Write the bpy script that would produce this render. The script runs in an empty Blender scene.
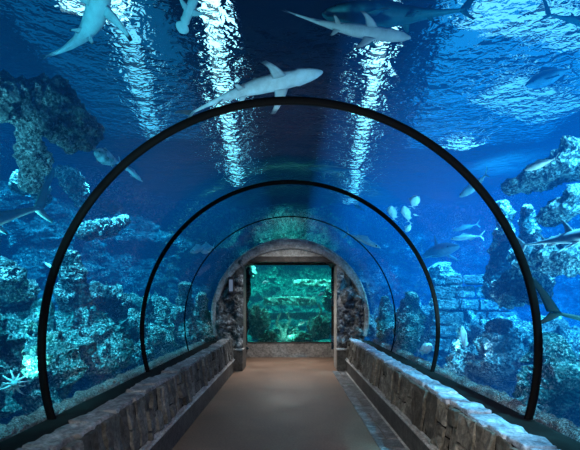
import bpy, bmesh, math, random
from mathutils import Vector, Matrix, noise
from math import pi, sin, cos, sqrt, atan2, radians

random.seed(7)
SC = bpy.context.scene
COL = SC.collection
V = Vector

# ------------------------------------------------------------------ frame of the photograph
F = 400.0; VX = 290.0; VY = 302.0; EYE = 1.6          # focal length in pixels, vanishing point, eye height
TR = 1.9; TZ = 1.24                                    # tunnel radius and the height of its axis
ZS = 4.3                                               # water level
YE = 9.3                                               # the tunnel ends at the stone portal

def P(px, py, Y):
    return V(((px - VX) / F * Y, Y, EYE + (VY - py) / F * Y))

def exitY(px, py, r=TR):
    dx = (px - VX) / F; dz = (VY - py) / F; h = EYE - TZ
    a = dx * dx + dz * dz; b = 2 * h * dz; c = h * h - r * r
    return (-b + sqrt(b * b - 4 * a * c)) / (2 * a)

def PO(px, py, d):                                     # a point d metres beyond the acrylic
    return P(px, py, exitY(px, py) + d)

# ------------------------------------------------------------------ node helpers
def new_mat(name):
    m = bpy.data.materials.new(name); m.use_nodes = True
    nt = m.node_tree; nt.nodes.clear()
    out = nt.nodes.new('ShaderNodeOutputMaterial')
    return m, nt, out

def N(nt, typ, **kw):
    n = nt.nodes.new(typ)
    for k, v in kw.items():
        if k.startswith('i_'):
            key = k[2:].replace('_', ' ')
            n.inputs[key].default_value = v
        else:
            setattr(n, k, v)
    return n

def ramp(nt, fac, stops, interp='LINEAR'):
    r = nt.nodes.new('ShaderNodeValToRGB'); r.color_ramp.interpolation = interp
    el = r.color_ramp.elements
    while len(el) < len(stops): el.new(0.5)
    for e, (p, c) in zip(el, stops):
        e.position = p
        e.color = (c[0], c[1], c[2], 1) if not isinstance(c, (int, float)) else (c, c, c, 1)
    nt.links.new(fac, r.inputs['Fac'])
    return r

def noise_tex(nt, coord, scale, detail=6, rough=0.6, dist=0.0):
    n = N(nt, 'ShaderNodeTexNoise'); n.inputs['Scale'].default_value = scale
    n.inputs['Detail'].default_value = detail; n.inputs['Roughness'].default_value = rough
    n.inputs['Distortion'].default_value = dist
    nt.links.new(coord, n.inputs['Vector'])
    return n

def coords(nt, kind='Object', scale=None):
    t = N(nt, 'ShaderNodeTexCoord').outputs[kind]
    if scale:
        m = N(nt, 'ShaderNodeMapping'); m.inputs['Scale'].default_value = scale
        nt.links.new(t, m.inputs['Vector']); return m.outputs['Vector']
    return t

def mixc(nt, fac, a, b, blend='MIX'):
    m = N(nt, 'ShaderNodeMix', data_type='RGBA', blend_type=blend)
    for s, x in ((0, fac), (6, a), (7, b)):
        if hasattr(x, 'links') or hasattr(x, 'is_linked'):
            nt.links.new(x, m.inputs[s])
        else:
            m.inputs[s].default_value = x if s == 0 else (x[0], x[1], x[2], 1)
    return m.outputs[2]

def bump(nt, h, strength, dist):
    b = N(nt, 'ShaderNodeBump'); b.inputs['Strength'].default_value = strength
    b.inputs['Distance'].default_value = dist
    nt.links.new(h, b.inputs['Height']); return b.outputs['Normal']

def principled(nt, out, color=None, rough=0.7, normal=None, spec=0.3):
    p = N(nt, 'ShaderNodeBsdfPrincipled')
    if color is not None:
        if hasattr(color, 'is_linked'): nt.links.new(color, p.inputs['Base Color'])
        else: p.inputs['Base Color'].default_value = (*color, 1)
    if hasattr(rough, 'is_linked'): nt.links.new(rough, p.inputs['Roughness'])
    else: p.inputs['Roughness'].default_value = rough
    p.inputs['Specular IOR Level'].default_value = spec
    if normal is not None: nt.links.new(normal, p.inputs['Normal'])
    nt.links.new(p.outputs[0], out.inputs['Surface'])
    return p

# ------------------------------------------------------------------ materials
def reef_mat(name, dark, mid, light, speck, sc=1.0, lo=0.50, amount=0.60):
    """rock under water: darker colour where the bump dips, patches of growth, pale crusts"""
    m, nt, out = new_mat(name)
    c = coords(nt)
    n1 = noise_tex(nt, c, 1.6 * sc, 4, 0.6)
    n2 = noise_tex(nt, c, 9 * sc, 8, 0.72, 0.6)
    n3 = noise_tex(nt, c, 30 * sc, 6, 0.75)
    vo = N(nt, 'ShaderNodeTexVoronoi'); vo.inputs['Scale'].default_value = 22 * sc
    nt.links.new(c, vo.inputs['Vector'])
    base = ramp(nt, n2.outputs['Fac'], [(0.34, dark), (0.52, mid), (0.66, light)])
    s1 = ramp(nt, n3.outputs['Fac'], [(lo, 0), (lo + 0.10, 1)])
    s2 = ramp(nt, n1.outputs['Fac'], [(amount - 0.14, 0), (amount, 1)])
    mu = N(nt, 'ShaderNodeMath', operation='MULTIPLY')
    nt.links.new(s1.outputs[0], mu.inputs[0]); nt.links.new(s2.outputs[0], mu.inputs[1])
    colr = mixc(nt, mu.outputs[0], base.outputs[0], speck)
    ad = N(nt, 'ShaderNodeMath', operation='ADD')
    nt.links.new(n2.outputs['Fac'], ad.inputs[0]); nt.links.new(n3.outputs['Fac'], ad.inputs[1])
    ad2 = N(nt, 'ShaderNodeMath', operation='SUBTRACT')
    nt.links.new(ad.outputs[0], ad2.inputs[0]); nt.links.new(vo.outputs['Distance'], ad2.inputs[1])
    principled(nt, out, colr, 0.85, bump(nt, ad2.outputs[0], 1.0, 0.10), 0.15)
    return m

M = {}
M['reef_left'] = reef_mat('reef_left', (.003, .012, .02), (.045, .10, .12), (.32, .45, .47), (1, 1, 1), 1.3, .50, .54)
M['reef_haze_teal'] = reef_mat('reef_haze_teal', (.002, .03, .035), (.02, .16, .16), (.22, .55, .52), (.9, 1.0, .98), 1.4, 0.50, 0.52)  # teal of the water haze put into the rock colour
M['reef_right'] = reef_mat('reef_right', (.006, .02, .04), (.10, .18, .24), (.48, .58, .64), (.95, .98, 1.0), 1.2, 0.48, 0.52)
M['reef_pale'] = reef_mat('reef_pale', (.01, .025, .035), (.16, .21, .24), (.55, .60, .60), (1, 1, .98), 1.4, .49, .50)
M['reef_wall_left'] = reef_mat('reef_wall_left', (.004, .015, .025), (.03, .08, .11), (.10, .2, .24), (.6, .75, .78), .8, 0.54, 0.60)
M['reef_wall_right'] = reef_mat('reef_wall_right', (.008, .03, .06), (.04, .10, .18), (.14, .25, .36), (.6, .75, .85), .8, 0.52, 0.58)
M['reef_green_lit'] = reef_mat('reef_green_lit', (.004, .05, .04), (.05, .28, .22), (.3, .65, .52), (.8, 1.0, .9), 1.5, 0.52, 0.56)  # green light of the end tank put into the rock colour
M['gravel'] = reef_mat('gravel', (.10, .09, .085), (.34, .32, .30), (.62, .58, .54), (1, .97, .92), 3.0, 0.50, 0.5)
M['rim_right'] = reef_mat('rim_right', (.05, .045, .05), (.22, .18, .18), (.5, .42, .4), (.9, .88, .85), 3.0, 0.50, 0.5)

def stone_mat(name, a, b, cc, sc=1.0, rough=0.75, bs=0.7, tone=False):
    m, nt, out = new_mat(name)
    c = coords(nt)
    n1 = noise_tex(nt, c, 4 * sc, 6, 0.65); n2 = noise_tex(nt, c, 22 * sc, 8, 0.7)
    r = ramp(nt, n1.outputs['Fac'], [(0.32, a), (0.5, b), (0.68, cc)])
    r2 = ramp(nt, n2.outputs['Fac'], [(0.35, 0.45), (0.65, 1.3)])
    colr = mixc(nt, 1.0, r.outputs[0], r2.outputs[0], 'MULTIPLY')
    ad = N(nt, 'ShaderNodeMath', operation='ADD')
    nt.links.new(n1.outputs['Fac'], ad.inputs[0]); nt.links.new(n2.outputs['Fac'], ad.inputs[1])
    if tone:                                           # every stone has its own shade
        at = N(nt, 'ShaderNodeAttribute'); at.attribute_name = 'tone'
        colr = mixc(nt, 1.0, colr, at.outputs['Color'], 'MULTIPLY')
    principled(nt, out, colr, rough, bump(nt, ad.outputs[0], bs, 0.03), 0.35)
    return m

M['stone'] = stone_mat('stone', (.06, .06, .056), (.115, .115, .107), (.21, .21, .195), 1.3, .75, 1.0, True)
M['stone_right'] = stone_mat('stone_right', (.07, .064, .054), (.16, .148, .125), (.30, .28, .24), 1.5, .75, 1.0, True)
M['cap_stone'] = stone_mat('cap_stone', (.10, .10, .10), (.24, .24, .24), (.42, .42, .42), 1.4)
M['cap_stone_bluelit'] = stone_mat('cap_stone_bluelit', (.20, .25, .32), (.38, .46, .56), (.62, .70, .8), 1.4)  # blue light from the tank painted into the cap colour
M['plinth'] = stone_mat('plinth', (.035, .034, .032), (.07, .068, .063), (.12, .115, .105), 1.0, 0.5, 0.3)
M['moulding'] = stone_mat('moulding', (.28, .27, .265), (.46, .45, .44), (.65, .64, .62), 1.5, 0.5, 0.4)
M['portal_rock'] = stone_mat('portal_rock', (.025, .025, .025), (.15, .15, .15), (.55, .56, .56), 2.2, 0.7, 1.0)
M['arch_band'] = stone_mat('arch_band', (.16, .16, .155), (.32, .315, .30), (.5, .495, .48), 1.3, 0.7, 0.5)
M['tympanum'] = stone_mat('tympanum', (.26, .24, .22), (.36, .34, .31), (.48, .46, .42), 2.0)
M['beam'] = stone_mat('beam', (.02, .015, .012), (.045, .034, .028), (.08, .06, .05), 1.5, 0.6)
M['jamb'] = stone_mat('jamb', (.20, .18, .17), (.33, .31, .29), (.46, .44, .42), 1.2, 0.7, 0.3)
M['slate'] = stone_mat('slate', (.05, .052, .058), (.13, .135, .145), (.30, .31, .33), 1.6, 0.4, 0.6)
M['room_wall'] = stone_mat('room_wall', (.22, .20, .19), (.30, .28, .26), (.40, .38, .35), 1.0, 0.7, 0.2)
M['ruin'] = reef_mat('ruin', (.03, .07, .12), (.16, .28, .38), (.4, .55, .65), (.85, .95, 1.0), 1.2, 0.54, 0.55)
M['ruin_green'] = reef_mat('ruin_green', (.02, .10, .08), (.15, .42, .34), (.4, .8, .65), (.85, 1.0, .92), 2.0, 0.52, 0.5)

def floor_mat():
    m, nt, out = new_mat('floor_concrete')
    c = coords(nt)
    n1 = noise_tex(nt, c, 1.3, 6, 0.6); n2 = noise_tex(nt, c, 40, 5, 0.7)
    r = ramp(nt, n1.outputs['Fac'], [(0.3, (.13, .075, .05)), (0.55, (.19, .118, .082)), (0.75, (.25, .165, .12))])
    r2 = ramp(nt, n2.outputs['Fac'], [(0.3, 0.7), (0.7, 1.2)])
    colr = mixc(nt, 1.0, r.outputs[0], r2.outputs[0], 'MULTIPLY')
    ro = ramp(nt, n1.outputs['Fac'], [(0.3, 0.50), (0.7, 0.7)])
    principled(nt, out, colr, ro.outputs[0], bump(nt, n2.outputs['Fac'], 0.25, 0.01), 0.3)
    return m
M['floor'] = floor_mat()

def plain(name, color, rough=0.5, spec=0.4, metal=0.0):
    m, nt, out = new_mat(name)
    c = coords(nt); n = noise_tex(nt, c, 18, 4, 0.6)
    r = ramp(nt, n.outputs['Fac'], [(0.3, tuple(x * 0.8 for x in color)), (0.7, tuple(min(1, x * 1.15) for x in color))])
    p = principled(nt, out, r.outputs[0], rough, None, spec)
    p.inputs['Metallic'].default_value = metal
    return m
M['gasket'] = plain('black_gasket', (.003, .003, .0035), 0.8, .08)
M['channel'] = plain('channel', (.02, .045, .12), 0.35, 0.5)  # blue reflection painted into the base colour
M['dark'] = plain('dark_wall', (.03, .03, .035), 0.8)
M['hall_ceiling'] = plain('hall_ceiling', (.006, .014, .03), 0.9)
M['metal'] = plain('grey_metal', (.3, .32, .35), 0.35, 0.5, 0.6)
M['mortar'] = plain('mortar', (.012, .011, .010), 0.9, .1)
M['eye'] = plain('eye_black', (.005, .005, .006), 0.15, 0.6)

def emit(name, color, s):
    m, nt, out = new_mat(name)
    e = N(nt, 'ShaderNodeEmission'); e.inputs['Color'].default_value = (*color, 1); e.inputs['Strength'].default_value = s
    nt.links.new(e.outputs[0], out.inputs['Surface']); return m
M['lamp_white'] = emit('lamp_white', (.85, .95, 1.0), 4.5)
M['lamp_cyan'] = emit('lamp_cyan', (.42, .80, 1.0), 1.8)
M['azure_glow'] = emit('azure_glow', (.03, .45, .95), .85)
M['azure_glow_dim'] = emit('azure_glow_dim', (.02, .32, .65), .32)
M['lamp_box'] = emit('lamp_box', (.45, .65, 1.0), 0.22)

def skin_mat(name, rough=0.5, mott=0.25):
    m, nt, out = new_mat(name)
    a = N(nt, 'ShaderNodeVertexColor'); a.layer_name = 'Col'
    c = coords(nt); n = noise_tex(nt, c, 14, 5, 0.6)
    r = ramp(nt, n.outputs['Fac'], [(0.3, 1 - mott), (0.7, 1 + mott * 0.4)])
    colr = mixc(nt, 1.0, a.outputs['Color'], r.outputs[0], 'MULTIPLY')
    principled(nt, out, colr, rough, None, 0.3)
    return m
M['skin'] = skin_mat('skin')
M['skin_spotted'] = skin_mat('skin_spotted', 0.6, 0.9)

def acrylic_mat(name='acrylic', k=.34, b=.12, k0=.012, ro=.06):
    m, nt, out = new_mat(name)
    tr = N(nt, 'ShaderNodeBsdfTransparent'); tr.inputs['Color'].default_value = (.95, .98, 1, 1)
    gl = N(nt, 'ShaderNodeBsdfGlossy'); gl.inputs['Roughness'].default_value = ro
    lw = N(nt, 'ShaderNodeLayerWeight'); lw.inputs['Blend'].default_value = 0.5
    pw = N(nt, 'ShaderNodeMath', operation='POWER'); pw.inputs[1].default_value = 4.5
    nt.links.new(lw.outputs['Facing'], pw.inputs[0])
    fr = N(nt, 'ShaderNodeMath', operation='MULTIPLY_ADD'); fr.inputs[1].default_value = k; fr.inputs[2].default_value = k0
    nt.links.new(pw.outputs[0], fr.inputs[0])
    c = coords(nt, 'Object', (1, .12, 1)); n = noise_tex(nt, c, 2.5, 3, 0.5)
    nb = bump(nt, n.outputs['Fac'], b, 0.05); nt.links.new(nb, gl.inputs['Normal'])
    mx = N(nt, 'ShaderNodeMixShader')
    nt.links.new(fr.outputs[0], mx.inputs[0]); nt.links.new(tr.outputs[0], mx.inputs[1]); nt.links.new(gl.outputs[0], mx.inputs[2])
    nt.links.new(mx.outputs[0], out.inputs['Surface'])
    return m
M['acrylic'] = acrylic_mat()
M['window_glass'] = acrylic_mat('window_glass', .05, .0, .004, .45)

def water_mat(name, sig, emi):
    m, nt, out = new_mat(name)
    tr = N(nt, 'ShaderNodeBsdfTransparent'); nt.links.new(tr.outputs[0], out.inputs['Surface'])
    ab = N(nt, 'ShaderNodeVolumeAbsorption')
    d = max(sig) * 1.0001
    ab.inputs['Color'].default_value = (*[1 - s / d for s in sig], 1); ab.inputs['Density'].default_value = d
    em = N(nt, 'ShaderNodeEmission')  # even glow put into the water in place of scattered light
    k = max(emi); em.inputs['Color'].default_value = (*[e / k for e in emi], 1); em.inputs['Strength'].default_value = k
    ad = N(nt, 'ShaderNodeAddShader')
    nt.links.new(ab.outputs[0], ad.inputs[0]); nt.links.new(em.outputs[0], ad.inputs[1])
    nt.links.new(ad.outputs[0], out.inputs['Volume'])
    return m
M['water_left'] = water_mat('water_left', (.50, .15, .11), (.0002, .014, .036))
M['water_mid'] = water_mat('water_mid', (.50, .17, .13), (.0002, .005, .018))
M['water_right'] = water_mat('water_right', (.50, .15, .10), (.0003, .028, .115))
M['water_green'] = water_mat('water_green', (.55, .12, .13), (.0005, .020, .034))

def surface_mat():
    m, nt, out = new_mat('rippled_surface')
    c = coords(nt, 'Object', (.8, 1.0, 1))
    n1 = noise_tex(nt, c, 2.6, 2, 0.5, 0.6); n2 = noise_tex(nt, c, 11, 2, 0.55, 0.5)
    ad = N(nt, 'ShaderNodeMath', operation='MULTIPLY_ADD'); ad.inputs[1].default_value = 0.60
    nt.links.new(n2.outputs['Fac'], ad.inputs[0]); nt.links.new(n1.outputs['Fac'], ad.inputs[2])
    nb = bump(nt, ad.outputs[0], 1.0, 0.60)
    rf = N(nt, 'ShaderNodeBsdfRefraction'); rf.inputs['IOR'].default_value = 1.045; rf.inputs['Roughness'].default_value = 0.0
    rf.inputs['Color'].default_value = (.75, .92, 1, 1)
    nt.links.new(nb, rf.inputs['Normal'])
    # caustic net painted into the transparency, patterning the light that passes down
    c2 = coords(nt, 'Object')
    w = noise_tex(nt, c2, 2.0, 3, 0.5)
    sc = N(nt, 'ShaderNodeVectorMath', operation='MULTIPLY_ADD'); sc.inputs[1].default_value = (.35, .35, .35)
    nt.links.new(w.outputs['Color'], sc.inputs[0]); nt.links.new(c2, sc.inputs[2])
    vo = N(nt, 'ShaderNodeTexVoronoi', feature='DISTANCE_TO_EDGE'); vo.inputs['Scale'].default_value = 3.2
    nt.links.new(sc.outputs[0], vo.inputs['Vector'])
    r = ramp(nt, vo.outputs['Distance'], [(0.0, 1.0), (0.10, 0.55), (0.30, 0.18)])
    tr = N(nt, 'ShaderNodeBsdfTransparent'); nt.links.new(r.outputs[0], tr.inputs['Color'])
    mx = N(nt, 'ShaderNodeMixShader'); mx.inputs[0].default_value = 0.10
    nt.links.new(rf.outputs[0], mx.inputs[1]); nt.links.new(tr.outputs[0], mx.inputs[2])
    tl = N(nt, 'ShaderNodeBsdfTranslucent'); tl.inputs['Color'].default_value = (.10, .62, .95, 1)
    nt.links.new(nb, tl.inputs['Normal'])
    mx2 = N(nt, 'ShaderNodeMixShader'); mx2.inputs[0].default_value = 0.05
    nt.links.new(mx.outputs[0], mx2.inputs[1]); nt.links.new(tl.outputs[0], mx2.inputs[2])
    nt.links.new(mx2.outputs[0], out.inputs['Surface'])
    return m
M['surface'] = surface_mat()

# ------------------------------------------------------------------ object helpers
def link(name, me, mat, parent=None, smooth=True):
    o = bpy.data.objects.new(name, me); COL.objects.link(o)
    if mat: me.materials.append(mat)
    if parent: o.parent = parent
    if smooth:
        for p in me.polygons: p.use_smooth = True
    return o

def from_bm(name, bm, mat, parent=None, smooth=False, loc=None):
    me = bpy.data.meshes.new(name)
    if loc is not None: bmesh.ops.translate(bm, verts=bm.verts, vec=-V(loc))
    bmesh.ops.recalc_face_normals(bm, faces=bm.faces)
    bm.to_mesh(me); bm.free()
    o = link(name, me, mat, parent, smooth)
    if loc is not None: o.location = loc
    return o

def tag(o, label, cat, group=None, kind=None):
    o['label'] = label; o['category'] = cat
    if group: o['group'] = group
    if kind: o['kind'] = kind
    return o

def struct(o, label=None):
    o['kind'] = 'structure'
    if label: o['label'] = label
    return o

def empty(name, loc, label, cat, group=None):
    o = bpy.data.objects.new(name, None); COL.objects.link(o); o.location = loc
    o.empty_display_size = 0.1
    return tag(o, label, cat, group)

def box(bm, c, s, rot=None, bev=0.0, seg=2):
    r = bmesh.ops.create_cube(bm, size=1.0)
    vs = r['verts']
    mat = Matrix.Diagonal((*s, 1))
    bmesh.ops.transform(bm, matrix=mat, verts=vs)
    if bev > 0:
        es = list({e for v in vs for e in v.link_edges})
        g = bmesh.ops.bevel(bm, geom=es, offset=bev, segments=seg, affect='EDGES', profile=0.6)
        vs = list({v for f in g['faces'] for v in f.verts} | {v for v in vs if v.is_valid})
    if rot is not None: bmesh.ops.transform(bm, matrix=rot.to_4x4(), verts=vs)
    bmesh.ops.translate(bm, verts=vs, vec=V(c))
    return vs

def fbm(p, octs=5, H=1.0, lac=2.1):
    return noise.fractal(p, H, lac, octs)

def rough_sweep(name, pts, radii, mat, amp=0.35, freq=2.2, seg=28, rings=None, seed=0, flat=1.0, parent=None):
    """a rough rock body swept along a path with a radius at each point"""
    pts = [V(p) for p in pts]
    if rings is None:
        L = sum((pts[i + 1] - pts[i]).length for i in range(len(pts) - 1))
        rings = max(14, int(L / (sum(radii) / len(radii)) * 7))
    n = len(pts)
    def cat(arr, t):
        t = t * (n - 1); i = min(int(t), n - 2); f = t - i
        p0 = arr[max(i - 1, 0)]; p1 = arr[i]; p2 = arr[i + 1]; p3 = arr[min(i + 2, n - 1)]
        return 0.5 * ((2 * p1) + (p2 - p0) * f + (2 * p0 - 5 * p1 + 4 * p2 - p3) * f * f + (3 * p1 - p0 - 3 * p2 + p3) * f ** 3)
    bm = bmesh.new(); off = V((seed * 13.7, seed * 5.1, seed * 9.3))
    loops = []; base = pts[0].copy()
    for k in range(rings + 1):
        t = k / rings
        c = cat(pts, t); r = max(0.02, cat(radii, t))
        d = (cat(pts, min(1, t + 0.02)) - cat(pts, max(0, t - 0.02))).normalized()
        up = V((0, 0, 1)) if abs(d.z) < 0.9 else V((0, 1, 0))
        u = d.cross(up).normalized(); w = u.cross(d).normalized()
        e = min(t, 1 - t) * rings
        if e < 4: r *= sqrt(max(0.0, 1 - (1 - e / 4) ** 2)) * 0.98 + 0.02
        ring = []
        for j in range(seg):
            a = 2 * pi * j / seg
            q = u * cos(a) + w * sin(a) * flat
            p0 = c + q * r
            pn = p0 * freq / max(0.25, sum(radii) / len(radii)) * 0.5 + off
            h = fbm(pn, 6, 0.75) * amp + (abs(noise.noise(pn * 2.3)) - 0.25) * amp * 0.9
            ring.append(bm.verts.new(c + q * r * (1 + h)))
        loops.append(ring)
    for a, b in zip(loops, loops[1:]):
        for j in range(seg):
            bm.faces.new((a[j], a[(j + 1) % seg], b[(j + 1) % seg], b[j]))
    bm.faces.new(loops[0]); bm.faces.new(loops[-1][::-1])
    lo = min(v.co.z for v in bm.verts)
    return from_bm(name, bm, mat, parent, False, V((base.x, base.y, lo)))

def boulder(name, c, s, mat, amp=0.35, freq=1.6, sub=5, seed=0):
    bm = bmesh.new()
    bmesh.ops.create_icosphere(bm, subdivisions=sub, radius=1.0)
    off = V((seed * 7.3 + 3, seed * 3.9, seed * 11.1))
    for v in bm.verts:
        p = v.co.copy(); q = p * freq + off
        h = fbm(q, 7, 0.7) * amp + (abs(noise.noise(q * 1.9)) - 0.3) * amp + (0.5 - abs(noise.noise(q * 5.2))) * amp * 0.3
        v.co = V((p.x * s[0], p.y * s[1], p.z * s[2])) * (1 + h) + V(c)
    lo = min(v.co.z for v in bm.verts)
    return from_bm(name, bm, mat, None, False, V((c[0], c[1], lo)))

# ------------------------------------------------------------------ the tunnel
A0 = -math.asin((TZ - 0.66) / 1.9)                     # the acrylic reaches down to z = .66
def arc_pts(r, n=72, a0=A0, a1=None):
    a1 = pi - a0 if a1 is None else a1
    return [(r * cos(a0 + (a1 - a0) * k / n), TZ + r * sin(a0 + (a1 - a0) * k / n)) for k in range(n + 1)]

RIBS = [0.99, 3.06, 5.135, 7.21]
edges = [-1.8] + RIBS + [YE - 0.03]
for k in range(len(edges) - 1):
    bm = bmesh.new()
    y0, y1 = edges[k] + 0.01, edges[k + 1] - 0.01
    ys = [y0 + (y1 - y0) * i / 4 for i in range(5)]
    prof = arc_pts(TR, 96)
    g = [[bm.verts.new((x, y, z)) for (x, z) in prof] for y in ys]
    for a, b in zip(g, g[1:]):
        for i in range(len(prof) - 1): bm.faces.new((a[i], a[i + 1], b[i + 1], b[i]))
    o = from_bm('window_%d' % (k + 1), bm, M['acrylic'], None, True)
    struct(o)

def rib(y, w, d, label):
    bm = bmesh.new(); n = 128; rings = []
    for k in range(n + 1):
        a = A0 - 0.03 + (pi - 2 * A0 + 0.06) * k / n
        ring = []
        for (rr, yy) in ((-w * .5, -d * .3), (-w * .5, d * .3), (-w * .3, d * .5), (w * .3, d * .5), (w * .5, d * .3),
                         (w * .5, -d * .3), (w * .3, -d * .5), (-w * .3, -d * .5)):
            r = TR + rr
            ring.append(bm.verts.new((r * cos(a), y + yy, TZ + r * sin(a))))
        rings.append(ring)
    for a, b in zip(rings, rings[1:]):
        for j in range(8): bm.faces.new((a[j], a[(j + 1) % 8], b[(j + 1) % 8], b[j]))
    bm.faces.new(rings[0]); bm.faces.new(rings[-1][::-1])
    o = from_bm('tunnel_rib', bm, M['gasket'], None, True, V((0, y, .66)))
    return tag(o, label, 'rib')
rib(RIBS[1], .056, .036, 'thick black curved rib arching over the tunnel, nearest and largest of three')
rib(RIBS[2], .050, .034, 'black curved rib, middle one of three between large rib and portal')
rib(RIBS[3], .020, .02, 'thin black curved seam rib nearest the stone portal')

# ------------------------------------------------------------------ floor, parapets, ledges
def slab(name, x0, x1, y0, y1, z0, z1, mat, bev=0.0):
    bm = bmesh.new(); box(bm, ((x0 + x1) / 2, (y0 + y1) / 2, (z0 + z1) / 2), (x1 - x0, y1 - y0, z1 - z0), None, bev)
    return struct(from_bm(name, bm, mat))
slab('floor', -2.0, 2.0, -1.8, 11.7, -0.2, 0.0, M['floor'])

def paving(name, x0, x1):
    bm = bmesh.new(); rnd = random.Random(3 if x0 < 0 else 4); y = -0.6
    while y < 9.2:
        l = rnd.uniform(.28, .5); x = x0
        ws = [0.5, 0.5] if rnd.random() < .6 else [1.0]
        for w in ws:
            ww = (x1 - x0) * w
            box(bm, (x + ww / 2, y + l / 2, .002 + rnd.uniform(0, .004)), (ww - .012, l - .014, .02), None, .005, 1)
            x += ww
        y += l
    return struct(from_bm(name, bm, M['slate']))
paving('trim_2', .97, 1.28)
slab('trim_1', 1.255, 1.29, -.6, 9.2, -.01, .022, M['moulding'], .004)

def parapet(side):
    s = -1 if side == 'left' else 1
    rnd = random.Random(11 if s < 0 else 12)
    y0, y1 = -0.6, 9.30
    # core and stones: dark mortar wall with upright slabs in front, leaning back a little
    bm = bmesh.new()
    box(bm, (s * 1.61, (y0 + y1) / 2, .355), (.48, y1 - y0, .70))
    tl = bm.faces.layers.float.new('tone')
    for f in bm.faces: f.material_index = 1
    y = y0
    while y < y1 - .04:
        l = min(rnd.uniform(.07, .20) if s < 0 else rnd.uniform(.10, .32), y1 - y)
        r_ = rnd.random(); Z0, Z1 = .315, .735
        if r_ < (.62 if s < 0 else .45): zs = [Z0, Z1]
        elif r_ < .85: zs = [Z0, rnd.uniform(.42, .62), Z1]
        else: zs = [Z0, rnd.uniform(.40, .46), rnd.uniform(.56, .62), Z1]
        for za, zb in zip(zs, zs[1:]):
            th = rnd.uniform(.015, .060)
            vs = box(bm, (s * (1.375 - th / 2), y + l / 2 + rnd.uniform(-.008, .008), (za + zb) / 2), (th, l - rnd.uniform(.012, .026), zb - za - .016),
                     Matrix.Rotation(rnd.uniform(-.05, .05), 3, 'X') @ Matrix.Rotation(rnd.uniform(-.10, .10), 3, 'Z'), .010, 2)
            tn = rnd.choice((.6, .8, 1.0, 1.2)) * rnd.uniform(.9, 1.1)
            for f in {f for v in vs for f in v.link_faces}: f[tl] = tn
        y += l
    bmesh.ops.subdivide_edges(bm, edges=[e for e in bm.edges if .055 < e.calc_length() < 2], cuts=3, use_grid_fill=True)
    for v in bm.verts:
        if abs(v.co.x) < 1.38:
            v.co.x += s * (fbm(v.co * 11 + V((s * 3, 0, 0)), 5) * .020 + (v.co.z - .735) * .12)
            v.co.z += fbm(v.co * 8 + V((9, s, 0)), 3) * .008
            v.co.y += fbm(v.co * 8 + V((2, s, 5)), 3) * .008
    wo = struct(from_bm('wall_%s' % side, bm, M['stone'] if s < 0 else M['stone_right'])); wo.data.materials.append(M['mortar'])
    # thin rough cap stones, flush with the face
    bm = bmesh.new(); y = y0
    while y < y1 - .05:
        l = min(rnd.uniform(.20, .42), y1 - y)
        dz = rnd.uniform(-.010, .014); dx = rnd.uniform(-.012, .018)
        box(bm, (s * (1.465 + dx / 2), y + l / 2, .728 + dz), (.205 - dx, l - .010, .05),
            Matrix.Rotation(s * rnd.uniform(-.02, .06), 3, 'Y') @ Matrix.Rotation(rnd.uniform(-.06, .06), 3, 'Z'), .016, 2)
        y += l
    bmesh.ops.subdivide_edges(bm, edges=[e for e in bm.edges if e.calc_length() > .05], cuts=3, use_grid_fill=True)
    for v in bm.verts:
        v.co += V((fbm(v.co * 12, 4) * .014, fbm(v.co * 10 + V((5, 0, 0)), 4) * .010, fbm(v.co * 11 + V((0, 7, 0)), 5) * .016))
    struct(from_bm('trim_%d' % (3 if s < 0 else 4), bm, M['cap_stone'] if s < 0 else M['cap_stone_bluelit']))
    # smooth plinth with a double moulding
    bm = bmesh.new()
    box(bm, (s * 1.345, (y0 + y1) / 2, .13), (.13, y1 - y0, .262), None, .006, 1)
    struct(from_bm('baseboard_%s' % side, bm, M['plinth']))
    bm = bmesh.new()
    box(bm, (s * 1.335, (y0 + y1) / 2, .272), (.14, y1 - y0, .022), None, .008, 2)
    box(bm, (s * 1.345, (y0 + y1) / 2, .303), (.11, y1 - y0, .024), None, .009, 2)
    struct(from_bm('trim_%d' % (5 if s < 0 else 6), bm, M['moulding']))
    # dark channel that the acrylic stands in
    bm = bmesh.new()
    box(bm, (s * 1.72, (y0 + y1) / 2, .665), (.32, y1 - y0, .03))
    struct(from_bm('trim_%d' % (7 if s < 0 else 8), bm, M['channel']))
    # crusted rim just outside the acrylic
    bm = bmesh.new(); ny = 420; nu = 14; rows = []
    for i in range(ny + 1):
        yy = y0 + (y1 - y0) * i / ny; row = []
        for j in range(nu + 1):
            a = pi * j / nu
            x = 1.985 - .07 * cos(a); z = .63 + .10 * sin(a) ** .7
            p = V((s * x, yy, z)); h = fbm(p * 9, 5) * .035 + abs(noise.noise(p * 16)) * .03
            row.append(bm.verts.new((s * (x - (h * .6 * cos(a) if x > 1.92 else 0)), yy, z + h * sin(a))))
        rows.append(row)
    for a, b in zip(rows, rows[1:]):
        for j in range(nu): bm.faces.new((a[j], a[j + 1], b[j + 1], b[j]))
    struct(from_bm('trim_%d' % (9 if s < 0 else 10), bm, M['gravel'] if s < 0 else M['rim_right']))
parapet('left'); parapet('right')

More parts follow.
